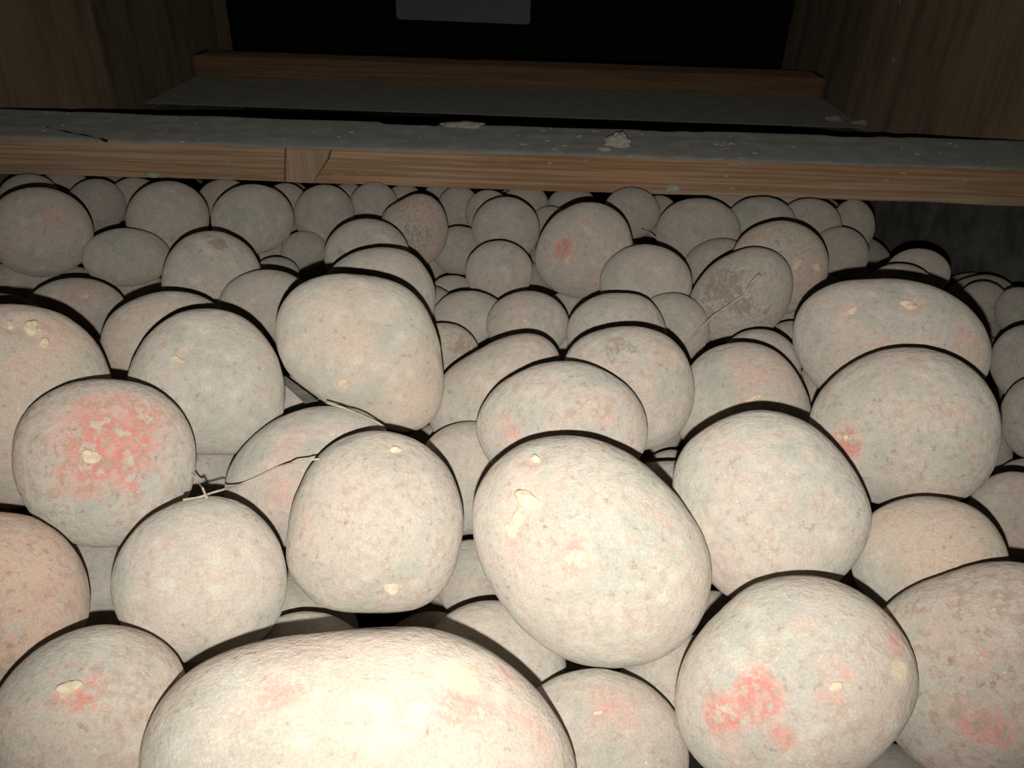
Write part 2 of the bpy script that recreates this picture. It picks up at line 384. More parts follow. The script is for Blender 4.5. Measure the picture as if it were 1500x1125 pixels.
poly(7, [(300,450),(350,462),(390,495),(412,540),(418,590),(405,635),(365,660),(310,666),(250,655),(205,615),(186,560),(205,510),(245,467)], 1, (0.35,0.1,0.2), 'round grey-pink potato with one pale bud and a short groove')
poly(8, [(240,427),(290,433),(325,452),(335,500),(310,550),(240,575),(180,565),(148,525),(147,490),(165,458),(200,437)], 1, (0.15,0.4,0.1), 'dull beige potato behind the round grey-pink one with the groove')
ell(9, 112, 454, 74, 47, 0, 1, (0.6,0.2,0.3))
poly(10, [(500,403),(560,408),(600,425),(630,465),(645,510),(648,560),(640,610),(615,636),(560,620),(500,600),(445,565),(412,530),(402,490),(410,450),(445,413)], 1, (0.2,0.55,0.05), 'big smooth egg-shaped potato with a small pale bud low on its face')
poly(11, [(560,363),(600,370),(625,395),(638,430),(630,475),(580,500),(520,490),(480,450),(478,405),(510,375)], 1, (0.1,0.1,0.1), 'plain grey potato peeking out behind the big egg-shaped one')
ell(12, 537, 374, 63, 54, 0, 1, (0.3,0.1,0.2))
ell(13, 392, 450, 73, 55, 0, 1, (0.15,0.1,0.1))
poly(14, [(310,338),(350,350),(378,382),(385,420),(360,462),(300,478),(250,460),(236,420),(242,385),(265,352)], 1, (0.2,0.1,0.2), 'grey potato with a dark spot near its top')
ell(15, 185, 377, 66, 43, 0, 1, (0.25,0.3,0.1))
ell(16, 205, 432, 48, 32, 0, 1.02)
ell(17, 58, 340, 79, 66, 8, 1, (0.4,0.3,0.2), 'large dim brownish potato below the cracked end of the crossbeam')
ell(18, 35, 412, 56, 32, 0, 1, (0.15,0.1,0.3))
ell(19, 140, 302, 45, 40, 0, 1); ell(20, 152, 338, 28, 26, 0, 1)
ell(21, 245, 320, 62, 55, 0, 1, (0.35,0.1,0.1)); ell(22, 370, 321, 61, 51, 0, 1, (0.35,0.1,0.1))
ell(23, 475, 315, 45, 45, 0, 1, (0.1,0.1,0.1)); ell(24, 445, 368, 34, 30, 0, 1.0); ell(25, 405, 402, 34, 26, 0, 1.03)
poly(26, [(620,283),(642,296),(655,325),(652,360),(625,388),(585,375),(563,345),(560,315),(588,294)], 1, (0.6,0.5,0.8), 'small brown-stained potato wedged under the middle of the crossbeam')
ell(27, 673, 367, 40, 36, 0, 1, (0.4,0.3,0.5))
ell(28, 731, 398, 50, 46, 0, 1, (0.5,0.1,0.2)); ell(29, 741, 336, 50, 48, 0, 1, (0.25,0.1,0.2))
poly(30, [(865,296),(905,310),(925,342),(926,375),(908,408),(875,432),(830,434),(797,412),(783,382),(795,340),(825,307)], 1, (0.45,0.1,0.4), 'oval potato with a small red scrape on its face under the crossbeam')
ell(31, 946, 414, 68, 56, 0, 1, (0.2,0.1,0.1), 'plain oval grey potato leaning against the red-scraped one')
poly(32, [(1115,362),(1150,378),(1162,410),(1155,450),(1130,482),(1090,500),(1045,502),(1015,475),(1008,440),(1025,410),(1065,375)], 1, (0.15,0.1,0.6), 'scabby potato with brown rough patches and a dry root lying across')
poly(33, [(1145,323),(1185,335),(1208,360),(1213,395),(1198,430),(1160,458),(1110,455),(1080,420),(1073,365),(1100,336)], 1, (0.3,0.6,0.5), 'brownish potato with two pale bumps behind the scabby one')
ell(34, 1023, 340, 63, 50, 0, 1, (0.1,0.2,0.1)); ell(35, 1050, 386, 50, 36, -15, 1, (0.1,0.1,0.1))
ell(36, 1115, 326, 52, 38, 0, 1.02); ell(37, 1230, 372, 43, 40, 0, 1)
ell(39, 1318, 432, 56, 46, 0, 1.06, (0.1,0.1,0.1))
poly(40, [(1290,410),(1340,412),(1390,430),(1425,455),(1448,490),(1452,530),(1430,570),(1370,595),(1280,598),(1205,575),(1170,530),(1163,480),(1172,450),(1200,426),(1240,413)], 1, (0.4,0.1,0.3), 'long flat-topped potato with pale scars lying crosswise near the dark side board')
ell(41, 1440, 444, 37, 32, 0, 1.06); ell(42, 1492, 456, 36, 36, 0, 1.06)
ell(43, 1505, 532, 55, 57, 0, 1); ell(44, 1518, 612, 54, 62, 0, 1)
poly(45, [(1335,508),(1390,520),(1435,550),(1460,590),(1466,640),(1455,690),(1420,728),(1360,742),(1290,738),(1230,715),(1195,665),(1184,610),(1210,565),(1260,526)], 1, (0.25,0.1,0.5), 'large round grey potato with a small red wound at its side')
ell(46, 1485, 768, 74, 78, 0, 1.0, (0.3,0.3,0.3)); ell(70, 1505, 705, 48, 34, 0, 1.03)
poly(47, [(1365,728),(1420,740),(1460,775),(1478,815),(1475,870),(1420,910),(1340,915),(1275,885),(1245,830),(1255,775),(1300,738)], 1.02, (0.3,0.7,0.1), 'smooth peach potato between the large wounded one and the coarse mottled one')
poly(48, [(1470,823),(1530,832),(1590,880),(1615,960),(1595,1060),(1530,1130),(1440,1150),(1350,1125),(1295,1060),(1272,985),(1280,910),(1335,862),(1400,837)], 1.0, (0.45,0.15,0.9), 'coarse-skinned mottled potato with pink flecks beside the cream potato with red scrapes')
poly(49, [(1170,842),(1230,852),(1285,885),(1325,930),(1347,985),(1345,1025),(1325,1065),(1290,1105),(1240,1145),(1170,1165),(1080,1155),(1020,1115),(992,1055),(990,1010),(1005,960),(1050,900),(1105,855)], 0.98, (0.6,0.3,0.3), 'bright cream-pink potato with red scraped skin and an orange eye')
poly(50, [(1110,602),(1160,610),(1210,640),(1250,690),(1275,735),(1278,775),(1262,812),(1230,848),(1160,885),(1090,888),(1025,830),(990,740),(988,680),(1008,648),(1055,615)], 1, (0.6,0.05,0.35), 'large pinkish potato with a pale cake of dried mud on its lower side')
poly(51, [(830,637),(880,645),(930,670),(980,715),(1020,765),(1040,815),(1040,865),(1020,917),(980,955),(930,975),(870,978),(810,955),(750,905),(715,850),(695,790),(692,740),(705,700),(740,665),(780,645)], 1.03, (0.3,0.15,0.35), 'large cream potato with a cluster of yellow sprouting eyes')
poly(52, [(830,530),(880,540),(920,568),(945,605),(948,645),(925,685),(870,705),(800,705),(735,690),(703,655),(697,620),(708,592),(738,558),(780,538)], 1, (0.55,0.05,0.5), 'grey potato with faint pink flecks right behind the one with yellow eyes')
poly(53, [(930,478),(970,488),(1005,520),(1018,560),(1015,600),(990,640),(945,660),(880,650),(840,610),(825,560),(828,520),(850,495),(890,481)], 1, (0.4,0.1,0.4), 'pale potato with a brown sunken spot and pink blotches')
poly(54, [(780,487),(812,503),(822,530),(815,580),(780,630),(720,655),(660,655),(630,630),(630,590),(650,548),(690,520),(735,497)], 1, (0.35,0.2,0.2), 'slanting pinkish-grey potato beside the big egg-shaped one')
ell(55, 688, 700, 80, 83, 0, 1.03, (0.15,0.1,0.1))
poly(56, [(1090,502),(1130,510),(1165,545),(1185,590),(1188,625),(1160,660),(1090,672),(1020,660),(988,625),(995,570),(1015,532),(1050,506)], 1, (0.55,0.3,0.2), 'greyish potato with a pink blush around a pale bud')
ell(57, 1112, 540, 62, 58, 0, 1.0); ell(58, 985, 480, 55, 51, 20, 1, (0.3,0.4,0.4))
poly(59, [(910,430),(945,435),(970,465),(976,500),(945,535),(890,542),(840,520),(829,485),(845,452),(872,435)], 1, (0.5,0.1,0.3), 'small pinkish potato with a humped top behind the brown-spotted one')
ell(60, 773, 476, 61, 50, 0, 1, (0.4,0.1,0.3)); ell(61, 690, 470, 58, 44, 8, 1, (0.3,0.1,0.3))
ell(62, 663, 427, 32, 24, 0, 1.02); ell(63, 832, 452, 34, 25, 0, 1.03)
ell(64, 652, 515, 50, 42, 10, 1.03, (0.2,0.2,0.5)); ell(65, 1158, 502, 36, 32, 0, 1.04)
ell(66, 985, 702, 46, 44, 0, 1.1, (0.2,0.3,0.5))
ell(67, 720, 985, 110, 106, 0, 1.14, (0.15,0.1,0.1)); ell(68, 872, 1112, 138, 132, 0, 1.06, (0.6,0.1,0.2), 0)
P[68]['label'] = 'pink-tinged potato between the brightest broad potato and the red-scraped one'
ell(69, 1000, 1010, 100, 80, -10, 1.14, (0.2,0.4,0.2)); ell(71, 450, 975, 96, 80, 0, 1.07, (0.1,0.1,0.1))
poly(72, [(545,630),(600,640),(640,665),(668,710),(678,755),(672,810),(655,855),(630,885),(560,897),(490,893),(440,870),(422,820),(425,760),(440,710),(470,665),(505,640)], 1, (0.3,0.15,0.45), 'upright barrel-shaped grey-cream potato with a bud near its foot')
poly(73, [(310,727),(350,735),(390,765),(415,810),(420,850),(410,905),(370,945),(310,968),(240,965),(190,930),(162,880),(170,820),(195,780),(245,743)], 1, (0.2,0.1,0.2), 'smooth round grey potato with two root threads at its top')
poly(74, [(470,595),(520,600),(560,620),(580,670),(560,740),(500,790),(420,800),(355,780),(328,735),(335,690),(380,632),(425,605)], 1.03, (0.85,0.05,0.1), 'pink-blushed potato crossed by a thin root thread')
ell(75, 140, 868, 75, 80, 0, 1.12, (0.05,0.0,0.05)); ell(76, 315, 712, 58, 56, 0, 1.08); ell(77, 432, 598, 52, 48, 0, 1.04, (0.1,0.1,0.2))
ell(78, 690, 850, 52, 60, 0, 1.12, (0.1,0.1,0.4)); ell(79, 1042, 925, 60, 60, 0, 1.2)
# the far rows under and behind the beam
for k, (cx, cy, a, b) in enumerate([(548,302,36,36),(592,300,30,30),(672,308,32,36),(715,312,34,34),(806,330,32,28),(838,300,36,26),(925,312,42,38),(965,318,30,32),(42,290,46,36),(330,292,40,30),(418,300,34,32),(1185,330,48,40),(1150,300,45,32),(198,292,40,32),(1250,330,32,38),(95,275,36,28),(650,290,30,26),(770,300,34,30),(1075,300,42,30),(510,296,30,28),(1345,400,48,36)]):
    ell(90+k, cx, cy, a, b, 0, 1.04, (0.25, 0.2, 0.2))

LOWT = {6:'grey sliver of potato behind the peach-tinted potato with white bumps', 9:'pinkish potato between the dull beige one and the dim brownish one', 12:'grey potato with small pits behind the plain one behind the egg-shaped one',
 13:'pale grey potato squeezed beside the big egg-shaped one', 15:'flattish beige potato beside the grey one with the dark spot', 39:'pale potato top just showing over the long crosswise potato',
 46:'peach-grey potato at the foot of the large potato with the red wound', 47:None, 55:'grey potato deep between the barrel-shaped one and the flecked one', 57:'small grey potato tucked behind the one with the pink-blushed bud',
 58:'beige potato that the dry root leans on', 60:'small round potato with a pale dot beside the humped one', 61:'pinkish-grey potato between the egg-shaped one and the small one with a pale dot',
 64:'small gritty potato wedged under the slanting pinkish-grey one', 67:'shaded potato half covered by the broadest cream one and the one with yellow eyes', 69:'beige potato in the gap below the one with yellow eyes',
 71:'potato top lying in the wide black shadow of the broadest cream potato', 75:'plain grey potato in the gap under the red-patched potato', 43:'grey-brown potato at the end of the long crosswise potato', 44:'brownish potato beside the large wounded grey one'}
LOWT.update({16:'grey sliver of potato between the flattish beige one and the dull beige one', 18:'flat dim grey potato below the dim brownish one', 19:'dim potato between the brownish one and the mud bit hanging from the beam',
 21:'grey-pink potato right under the mud bit hanging from the beam edge', 22:'round grey-pink potato next to the plain one under the knot', 23:'smooth plain potato directly below the knot of the crossbeam',
 24:'tiny round potato below the one under the knot', 27:'small warm-toned potato beside the brown-stained one', 28:'round pinkish potato with a scabby top beside the red-scraped one', 29:'round grey potato with a pale speck touching the underside of the crossbeam view',
 34:'broad plain potato behind the tiny root bit', 35:'grey potato side between the scabby one and the broad plain one', 36:'dim potato between the broad plain one and the one with two pale bumps',
 37:'last potato of the row against the dark soil-caked side board', 41:'dim small potato by the dark side board behind the long crosswise one', 42:'dim small potato by the dark side board behind the long crosswise one',
 63:'grey potato top between the humped one and the red-scraped one', 65:'small potato bit between the scabby one and the long crosswise one', 66:'gritty potato bit between the one with yellow eyes and the muddy pink one',
 78:'gritty dark potato between the barrel-shaped one and the one with yellow eyes', 76:'pinkish potato under the round one with the groove', 70:'thin potato sliver beside the large wounded grey one', 79:'potato bit below the muddy pink one'})
LOWT[29] = 'round grey potato with a pale speck behind the round pinkish one'
for k, l in LOWT.items():
    if l: P[k]['label'] = l

ids = list(P)
NTH = 144
TH = np.linspace(-math.pi, math.pi, NTH, endpoint=False)
def prep(k):
    p = P[k]; q = np.array(p['pts'], float)
    x, y = q[:, 0], q[:, 1]; x2, y2 = np.roll(x, -1), np.roll(y, -1); cr = x*y2-x2*y; A = cr.sum()/2
    c = np.array([((x+x2)*cr).sum()/(6*A), ((y+y2)*cr).sum()/(6*A)])
    rd = ray(*c); ex = RT-rd*(RT@rd); ex /= np.linalg.norm(ex); ey = np.cross(-rd, ex); ez = -rd
    uv = []
    for (a, b) in q:
        r = ray(a, b); r = r/(r@rd); uv.append((r@ex, r@ey))
    uv = np.array(uv); th = np.arctan2(uv[:, 1], uv[:, 0]); r = np.hypot(uv[:, 0], uv[:, 1])
    o = np.argsort(th); th, r = th[o], r[o]
    # periodic interpolation, then keep low harmonics
    tt = np.r_[th-2*math.pi, th, th+2*math.pi]; rr = np.r_[r, r, r]
    R = np.interp(TH, tt, rr)
    Fq = np.fft.rfft(R); Fq[8:] = 0; Fq[5:8] *= 0.6; R = np.fft.irfft(Fq, NTH)
    F2 = np.fft.rfft(R); F2[3:] = 0; R2 = np.fft.irfft(F2, NTH)
    p.update(c=c, rd=rd, ex=ex, ey=ey, ez=ez, R=R, R2=R2, rm=math.sqrt((R**2).mean()))
    rs = np.random.RandomState(k*17+3)
    p['kz'] = rs.uniform(0.86, 1.04)
    # prior distance: pile surface and usual size
    gx = rd[0]/max(rd[1], 1e-3)
    y = 0.150/(-rd[2]/rd[1]-0.115); dpl = y/rd[1]
    dsz = 0.0385/p['rm']
    p['d'] = p['d0'] = (dpl**0.68)*(dsz**0.32)*p['bias']
for k in ids: prep(k)
def dims(p):
    d = p['d']; C = p['kz']*p['rm']*d*0.97
    sc = math.sqrt(max(d*d-C*C, 1e-6))
    return sc, C
fib = np.arange(220)+0.5
ph = np.arccos(1-2*fib/220); tb = math.pi*(1+5**0.5)*fib
SPH = np.c_[np.cos(tb)*np.sin(ph), np.sin(tb)*np.sin(ph), np.cos(ph)]
def lookR(R, th): return np.interp(th, np.r_[TH, math.pi], np.r_[R, R[0]])
def surf_local(p, U):
    sc, C = dims(p)
    th = np.arctan2(U[:, 1], U[:, 0]); m = np.hypot(U[:, 0], U[:, 1])
    w = np.clip((m-0.15)/0.7, 0, 1); w = w*w*(3-2*w)
    R = lookR(p['R2'], th)*(1-w)+lookR(p['R'], th)*w
    return np.c_[U[:, 0]*R*sc, U[:, 1]*R*sc, U[:, 2]*C]
def basis(p): return np.c_[p['ex'], p['ey'], p['ez']]
def center(p): return C0+p['rd']*p['d']
def inside(p, X):
    sc, C = dims(p)
    L = (X-center(p))@basis(p)
    th = np.arctan2(L[:, 1], L[:, 0]); m = np.hypot(L[:, 0], L[:, 1])/(lookR(p['R'], th)*sc)
    return np.sqrt(m*m+(L[:, 2]/C)**2)
def pen(a, b):
    best = -9
    for p, q in ((a, b), (b, a)):
        X = p['_w'] if '_w' in p else None
        v = inside(q, X)
        best = max(best, (1-v.min())*q['rm']*q['d'])
    return best
pairs = []
for i, a in enumerate(ids):
    for b in ids[i+1:]:
        A, B = P[a], P[b]
        ang = math.acos(min(1, A['rd']@B['rd']))
        if ang < (A['R'].max()+B['R'].max())*1.02: pairs.append((a, b))
NIT = 130
ov = []                                   # neighbours whose outlines overlap in the picture
for a, b in pairs:
    A, B = P[a], P[b]
    X = np.array(A['pts']); r = np.array([ray(*q) for q in np.r_[X, [A['c']], (X+A['c'])/2]]); r = r/(r@B['rd'])[:, None]
    u, v = r@B['ex'], r@B['ey']
    if (np.hypot(u, v) < lookR(B['R'], np.arctan2(v, u))*0.985).any(): ov.append((a, b))
ov = set(ov)
for it in range(NIT):
    for k in ids: P[k]['_w'] = center(P[k])+surf_local(P[k], SPH)@basis(P[k]).T
    mv = {k: 0.0 for k in ids}; tot = 0; mx = 0; gap = {k: None for k in ids}
    for a, b in pairs:
        A, B = P[a], P[b]
        f, g = (a, b) if A['d'] < B['d'] else (b, a)
        pn = pen(A, B)-0.0012
        if pn > 0:
            tot += pn; mx = max(mx, pn)
            mv[f] -= pn*0.16; mv[g] += pn*0.5
        if (a, b) in ov: gap[g] = max(pn, gap[g] if gap[g] is not None else -1)
    for k in ids:
        p = P[k]
        if mv[k] < 0.0004 and gap[k] is not None and gap[k] < 0 and it < NIT-25:
            p['d'] = max(min(p['d'], p['d0']*(0.93 if p['bias'] < 1.02 else 0.86)), p['d']-min(0.012, -gap[k]*0.45))      # roll forward until it touches the one in front
        p['d'] += max(-0.006, min(0.008, mv[k]))
        if gap[k] is None: p['d'] += (p['d0']-p['d'])*0.05
print('SOLVE total overlap %.4f max %.4f' % (tot, mx))
for k in ids:
    p = P[k]; c = center(p)
    print('pot', k, 'd %.3f (%.3f)' % (p['d'], p['d0']), 'c', np.round(c-C0, 3), 'size cm %.1f' % (p['rm']*p['d']*200))

# ------------------------------------------------------------------ building the potatoes
ICO = {}
def ico(level):
    if level not in ICO:
        bm = bmesh.new(); bmesh.ops.create_icosphere(bm, subdivisions=level, radius=1)
        me = bm_mesh(bm, 'ico', True)
        a = np.zeros(len(me.vertices)*3, np.float32); me.vertices.foreach_get('co', a)
        ICO[level] = (me, a.reshape(-1, 3).astype(float))
    return ICO[level]
def pix_dir(p, x, y):
    r = ray(x, y); r = r/(r@p['rd']); sc, C = dims(p)
    u, v = (r@p['ex'])*p['d'], (r@p['ey'])*p['d']; z = 0
    for _ in range(4):
        X, Y = u*(p['d']-z)/p['d'], v*(p['d']-z)/p['d']
        R = lookR(p['R'], np.array([math.atan2(Y, X)]))[0]*sc
        m = min(0.97, math.hypot(X, Y)/R); z = C*math.sqrt(1-m*m)
    w = np.array([X/R, Y/R, math.sqrt(max(0, 1-(X/R)**2-(Y/R)**2))])
    return w/np.linalg.norm(w)
# marks: potato -> list of (kind, x, y, radius px, strength)
MK = {
 4: [('bare',165,640,78,1.0),('bare',120,700,45,0.9),('bare',215,610,40,0.7),('bud',132,668,17,1)],
 5: [('bud',14,474,13,1),('bud',42,477,19,1),('bud',66,503,11,1),('bare',20,495,60,0.45),('bare',85,478,30,0.35)],
 7: [('bud',257,527,14,1),('groove',270,515,24,1)],
 10: [('bud',502,561,11,1),('eye',520,425,20,0.6),('scab',628,556,12,0.5),('dent',628,530,55,0.6)],
 51: [('bud',768,728,34,1),('bud',748,757,22,1),('bud',740,774,20,1),('pale',768,735,30,0.45),('bare',785,745,40,0.5),('bud',846,820,17,1),('bare',835,812,34,0.55),('bud',783,668,16,1),('bare',775,676,24,0.5),('bare',965,760,22,0.45),('bare',725,840,45,0.4)],
 72: [('bud',579,862,20,1),('bare',590,855,22,0.5),('bud',583,655,12,1),('eye',565,662,22,0.8),('bare',440,770,40,0.4)],
 49: [('bare',1108,1020,36,0.95),('bare',1055,1050,34,0.9),('bare',1090,1095,40,0.5),('bare',1140,1080,22,0.95),('bud',1226,1006,14,1),('bare',1226,1006,34,0.6),('bare',1312,950,20,0.8),('pale',1322,985,22,0.7),('bare',1165,895,38,0.45),('eye',1085,1040,22,1)],
 2: [('bud',100,1010,20,1),('bare',100,1010,44,0.8),('bare',125,1070,45,0.45),('bare',198,965,14,0.6)],
 1: [('pale',675,990,36,0.75),('bare',415,1018,38,0.65),('bare',685,1045,46,0.6),('bare',745,990,26,0.5),('bare',780,1060,36,0.5),('eye',690,985,34,0.8)],
 45: [('bare',1240,650,24,1.0),('bud',1236,644,7,1),('bare',1418,658,16,0.6),('scab',1285,595,26,0.4),('bare',1400,590,30,0.4)],
 56: [('bud',1100,583,15,1),('bare',1108,555,36,0.55)],
 53: [('scab',912,508,34,0.75),('eye',912,520,28,1.2),('bare',972,520,28,0.5),('pale',900,490,10,0.6)],
 40: [('bud',1247,455,9,1),('bud',1334,446,13,1),('bare',1420,508,34,0.55),('scab',1362,468,40,0.35),('bare',1300,500,50,0.3)],
 30: [('bare',826,363,18,1.1),('bud',829,380,7,1),('bare',860,315,24,0.4)],
 33: [('bud',1168,384,11,1),('bud',1198,391,12,1),('scab',1160,355,34,0.5),('bare',1195,410,24,0.5)],
 32: [('scab',1060,418,40,0.95),('scab',1090,447,20,1.0),('scab',1035,440,34,0.7),('scab',1115,462,28,0.6)],
 14: [('scab',320,356,16,1.1),('scab',305,345,14,0.6)],
 74: [('bare',420,700,70,0.42),('bare',455,680,40,0.5)],
 50: [('bare',1185,755,40,0.5),('bare',1060,660,40,0.4),('eye',1215,770,40,0.6),('pale',1225,790,26,0.25)],
 60: [('bud',771,470,8,1)], 26: [('scab',610,345,30,0.6),('bare',640,315,24,0.5)], 28: [('scab',745,365,20,0.5)],
 48: [('bare',1380,910,36,0.5),('bare',1440,985,46,0.55),('bare',1445,1070,48,0.75),('eye',1400,1060,60,0.5)],
 3: [('bare',15,830,30,0.6),('bare',60,850,60,0.4),('bare',90,920,40,0.4)],
 68: [('bud',877,1043,8,1),('bare',900,1040,44,0.5)], 52: [('bare',750,640,40,0.6),('bare',880,600,34,0.45),('scab',760,630,14,0.6)],
 73: [('scab',222,805,10,0.6),('bare',250,800,10,0.5)], 61: [('scab',655,500,20,0.4)], 64: [('scab',680,507,24,0.9)],
 9: [('bud',127,432,6,1),('bare',115,430,30,0.45)], 39: [('pale',1315,396,12,0.5)], 17: [('bare',75,318,28,0.45)],
 12: [('scab',500,366,12,0.6),('scab',535,345,8,0.6)], 22: [('scab',400,300,22,0.4)], 29: [('bud',711,320,6,1)], 21: [('bare',250,310,30,0.3)],
}
DEF_LABEL = 'small dust-grey potato in the crowded rows below the thick crossbeam'
DEF_GROUP = 'small potatoes crowded below the crossbeam'
GAP_LABEL = 'dust-grey potato showing only in a gap between larger potatoes'
GAP_GROUP = 'potatoes seen only in gaps'
def gauss(U, c, r): return np.exp(-((U-c)**2).sum(1)/(2*r*r))
def sm(v): return np.clip(v, 0, 1)
POT = {}
for k in ids:
    p = P[k]; sc, C = dims(p)
    px = p['rm']*F
    lvl = 6 if px > 98 else 5 if px > 45 else 4
    tm, U = ico(lvl)
    base = surf_local(p, U)
    rs = np.random.RandomState(k*31+5)
    m = np.hypot(U[:, 0], U[:, 1])
    damp = 1-0.55*m**3
    disp = waves(U, 8, 1.6, 4.2, k*7+1)*0.014*damp + waves(U, 14, 6, 15, k*7+2)*0.0038 + waves(U, 20, 20, 48, k*7+9)*0.0011 + (waves(U, 26, 60, 130, k*7+4)*0.0007 if lvl > 4 else 0)
    marks = np.zeros((len(U), 4)); marks[:, 3] = 1
    buds = []
    for (kind, x, y, r, s) in MK.get(k, []):
        c = pix_dir(p, x, y); rr = r/px
        d2 = np.sqrt(((U-c)**2).sum(1))
        if kind in ('bare', 'scab', 'pale'):
            ch = {'bare': 0, 'scab': 1, 'pale': 2}[kind]
            fall = np.exp(-(d2/(rr*0.95))**4)*s
            marks[:, ch] = np.maximum(marks[:, ch], fall)
            if kind == 'scab': disp -= 0.006*s*gauss(U, c, rr*0.7)
        elif kind == 'bud':
            disp -= 0.026*gauss(U, c, rr*0.9); disp += 0.012*np.exp(-((d2-rr*1.5)/(rr*0.6))**2)*(0.6+0.4*waves(U, 3, 3, 7, k+int(x)))
            marks[:, 2] = np.maximum(marks[:, 2], 0.40*np.exp(-(d2/(rr*1.0))**4))
            marks[:, 0] = np.maximum(marks[:, 0], 0.45*np.exp(-(d2/(rr*1.9))**4))
            buds.append((c, r))
        elif kind == 'eye': disp -= 0.022*s*gauss(U, c, rr*0.7)
        elif kind == 'dent': disp -= 0.016*s*gauss(U, c, rr*0.6)
        elif kind == 'groove':
            for q in range(6): disp -= 0.012*gauss(U, pix_dir(p, x-14+q*7, y+14-q*7), rr*0.28)
    for q in range(rs.randint(3, 7)):          # shallow eyes
        c = rs.normal(size=3); c[2] = abs(c[2]); c /= np.linalg.norm(c); r0 = rs.uniform(0.05, 0.10)
        disp -= rs.uniform(0.006, 0.016)*gauss(U, c, r0)
        disp += 0.006*gauss(U, (c+np.array([0, r0*1.6, 0])), r0*0.9)
        marks[:, 1] = np.maximum(marks[:, 1], rs.uniform(0.1, 0.4)*np.exp(-((U-c)**2).sum(1)/(r0*r0*0.5)))
    L = base*(1+disp)[:, None]
    V = L@basis(p).T
    me = tm.copy(); me.name = 'potato'
    me.vertices.foreach_set('co', V.astype(np.float32).ravel())
    at = me.attributes.new('marks', 'FLOAT_COLOR', 'POINT'); at.data.foreach_set('color', marks.astype(np.float32).ravel())
    me.update()
    o = put('potato', me, MP); o.location = center(p); o.color = (*p['col'], 1); POT[k] = o
    if p['label']: tag(o, p['label'], 'potato', 'potatoes in the bin')
    elif k in (25, 35, 62, 63, 65, 66, 70, 76, 77, 78, 79, 16, 20, 24): tag(o, GAP_LABEL, 'potato', GAP_GROUP)
    else: tag(o, DEF_LABEL, 'potato', DEF_GROUP)
    for (c, r) in buds:                         # pale sprouting buds sit in their dimples
        i = np.argmin(((U-c)**2).sum(1)); w = V[i]; nrm = basis(p)@(c/np.array([1, 1, 1])); nrm /= np.linalg.norm(nrm)
        rad = r/F*p['d']*0.62
        bt, BU = ico(3)
        t1 = np.cross(nrm, [0.3, 0.2, 0.9]); t1 /= np.linalg.norm(t1); t2 = np.cross(nrm, t1)
        lump = 1+waves(BU, 8, 2, 6, int(r*13+k))*0.26
        a1 = rs.uniform(0.45, 0.75); an = rs.uniform(0, math.pi)
        e1 = t1*math.cos(an)+t2*math.sin(an); e2 = -t1*math.sin(an)+t2*math.cos(an)
        BV = (BU[:, :1]*e1*rad + BU[:, 1:2]*e2*rad*a1 + BU[:, 2:]*nrm*rad*0.62)*lump[:, None] + nrm*rad*0.04
        bme = bt.copy(); bme.name = 'bud'; bme.vertices.foreach_set('co', BV.astype(np.float32).ravel()); bme.update()
        b = put('bud', bme, MB, o); b.location = w
        b['label'] = 'pale sprouting bud'

# ------------------------------------------------------------------ lower layer and the pile beyond the frame
SHAPES = []
class EP: pass
solid = [(center(P[k]), max(P[k]['R'].max()*P[k]['d'], 0.01), P[k]) for k in ids]
fill = []
def hits(c, ax, B):
    X = c+(SPH*ax)@B.T
    for (cc, rr, p) in solid:
        if np.linalg.norm(cc-c) < rr+ax.max()+0.004:
            if (inside(p, X)).min() < 0.975: return True
            L = (p['_w']-c)@B/ax
            if np.sqrt((L*L).sum(1)).min() < 0.965: return True
    for (c2, ax2, B2) in fill:
        if np.linalg.norm(c2-c) < ax.max()+ax2.max():
            L = (X-c2)@B2/ax2
            if np.sqrt((L*L).sum(1)).min() < 0.96: return True
    return False
for k in ids: P[k]['_w'] = center(P[k])+surf_local(P[k], SPH)@basis(P[k]).T
rf = np.random.RandomState(21)
def rot_rand():
    q, _ = np.linalg.qr(rf.normal(size=(3, 3)))
    if np.linalg.det(q) < 0: q[:, 0] *= -1
    return q
lo = CZ-0.36
cells = []
s = 0.066
for layer in range(2):
    for iy in range(-1, 17):
        for ix in range(-9, 9):
            cells.append((ix*s+(iy % 2)*s/2+rf.normal()*0.004, 0.03+iy*s*0.87+layer*0.03, layer))
for (x, y, layer) in cells:
    if x < XL+0.045 or x > XR-0.045 or y > 0.86: continue
    surf = CZ-(0.150+0.115*max(y, 0.05))-max(0, x-0.33)*0.25
    ax = np.array([0.041, 0.034, 0.031])*rf.uniform(0.85, 1.1)*np.array([rf.uniform(0.92, 1.12), 1, 1]); B = rot_rand()
    for dz in (np.arange(-0.055, -0.125, -0.006) if layer == 0 else np.arange(0.004, -0.05, -0.006)):
        c = np.array([x, y, surf+dz])
        if layer == 1:      # top layer only where the photograph does not look
            u, v = project(c); w = 0.05/np.linalg.norm(c-C0)*F*1.1
            if (c-C0)@FW > 0.02 and -w < u < IW+w and 262 < v+w and v-w < IH+w: break
            if v < 262 and v+w*1.0 > 285: break
            if np.linalg.norm(c-C0) < 0.13: break
        u, v = project(c)
        if 1255 < u < 1600 and 255 < v < 440: continue
        if not hits(c, ax, B):
            fill.append((c, ax, B)); break
print('FILL', len(fill))
temps = []; FILLO = []
for q in range(5):
    tm, U = ico(4)
    me = tm.copy(); me.name = 'potato_plain'
    d = 1+waves(U, 8, 1.6, 4.2, 900+q)*0.016+waves(U, 14, 6, 15, 950+q)*0.004
    me.vertices.foreach_set('co', (U*d[:, None]).astype(np.float32).ravel())
    at = me.attributes.new('marks', 'FLOAT_COLOR', 'POINT'); at.data.foreach_set('color', np.tile(np.float32([0, 0, 0, 1]), len(U))); me.update(); me.materials.append(MP)
    temps.append((me, U*d[:, None]))
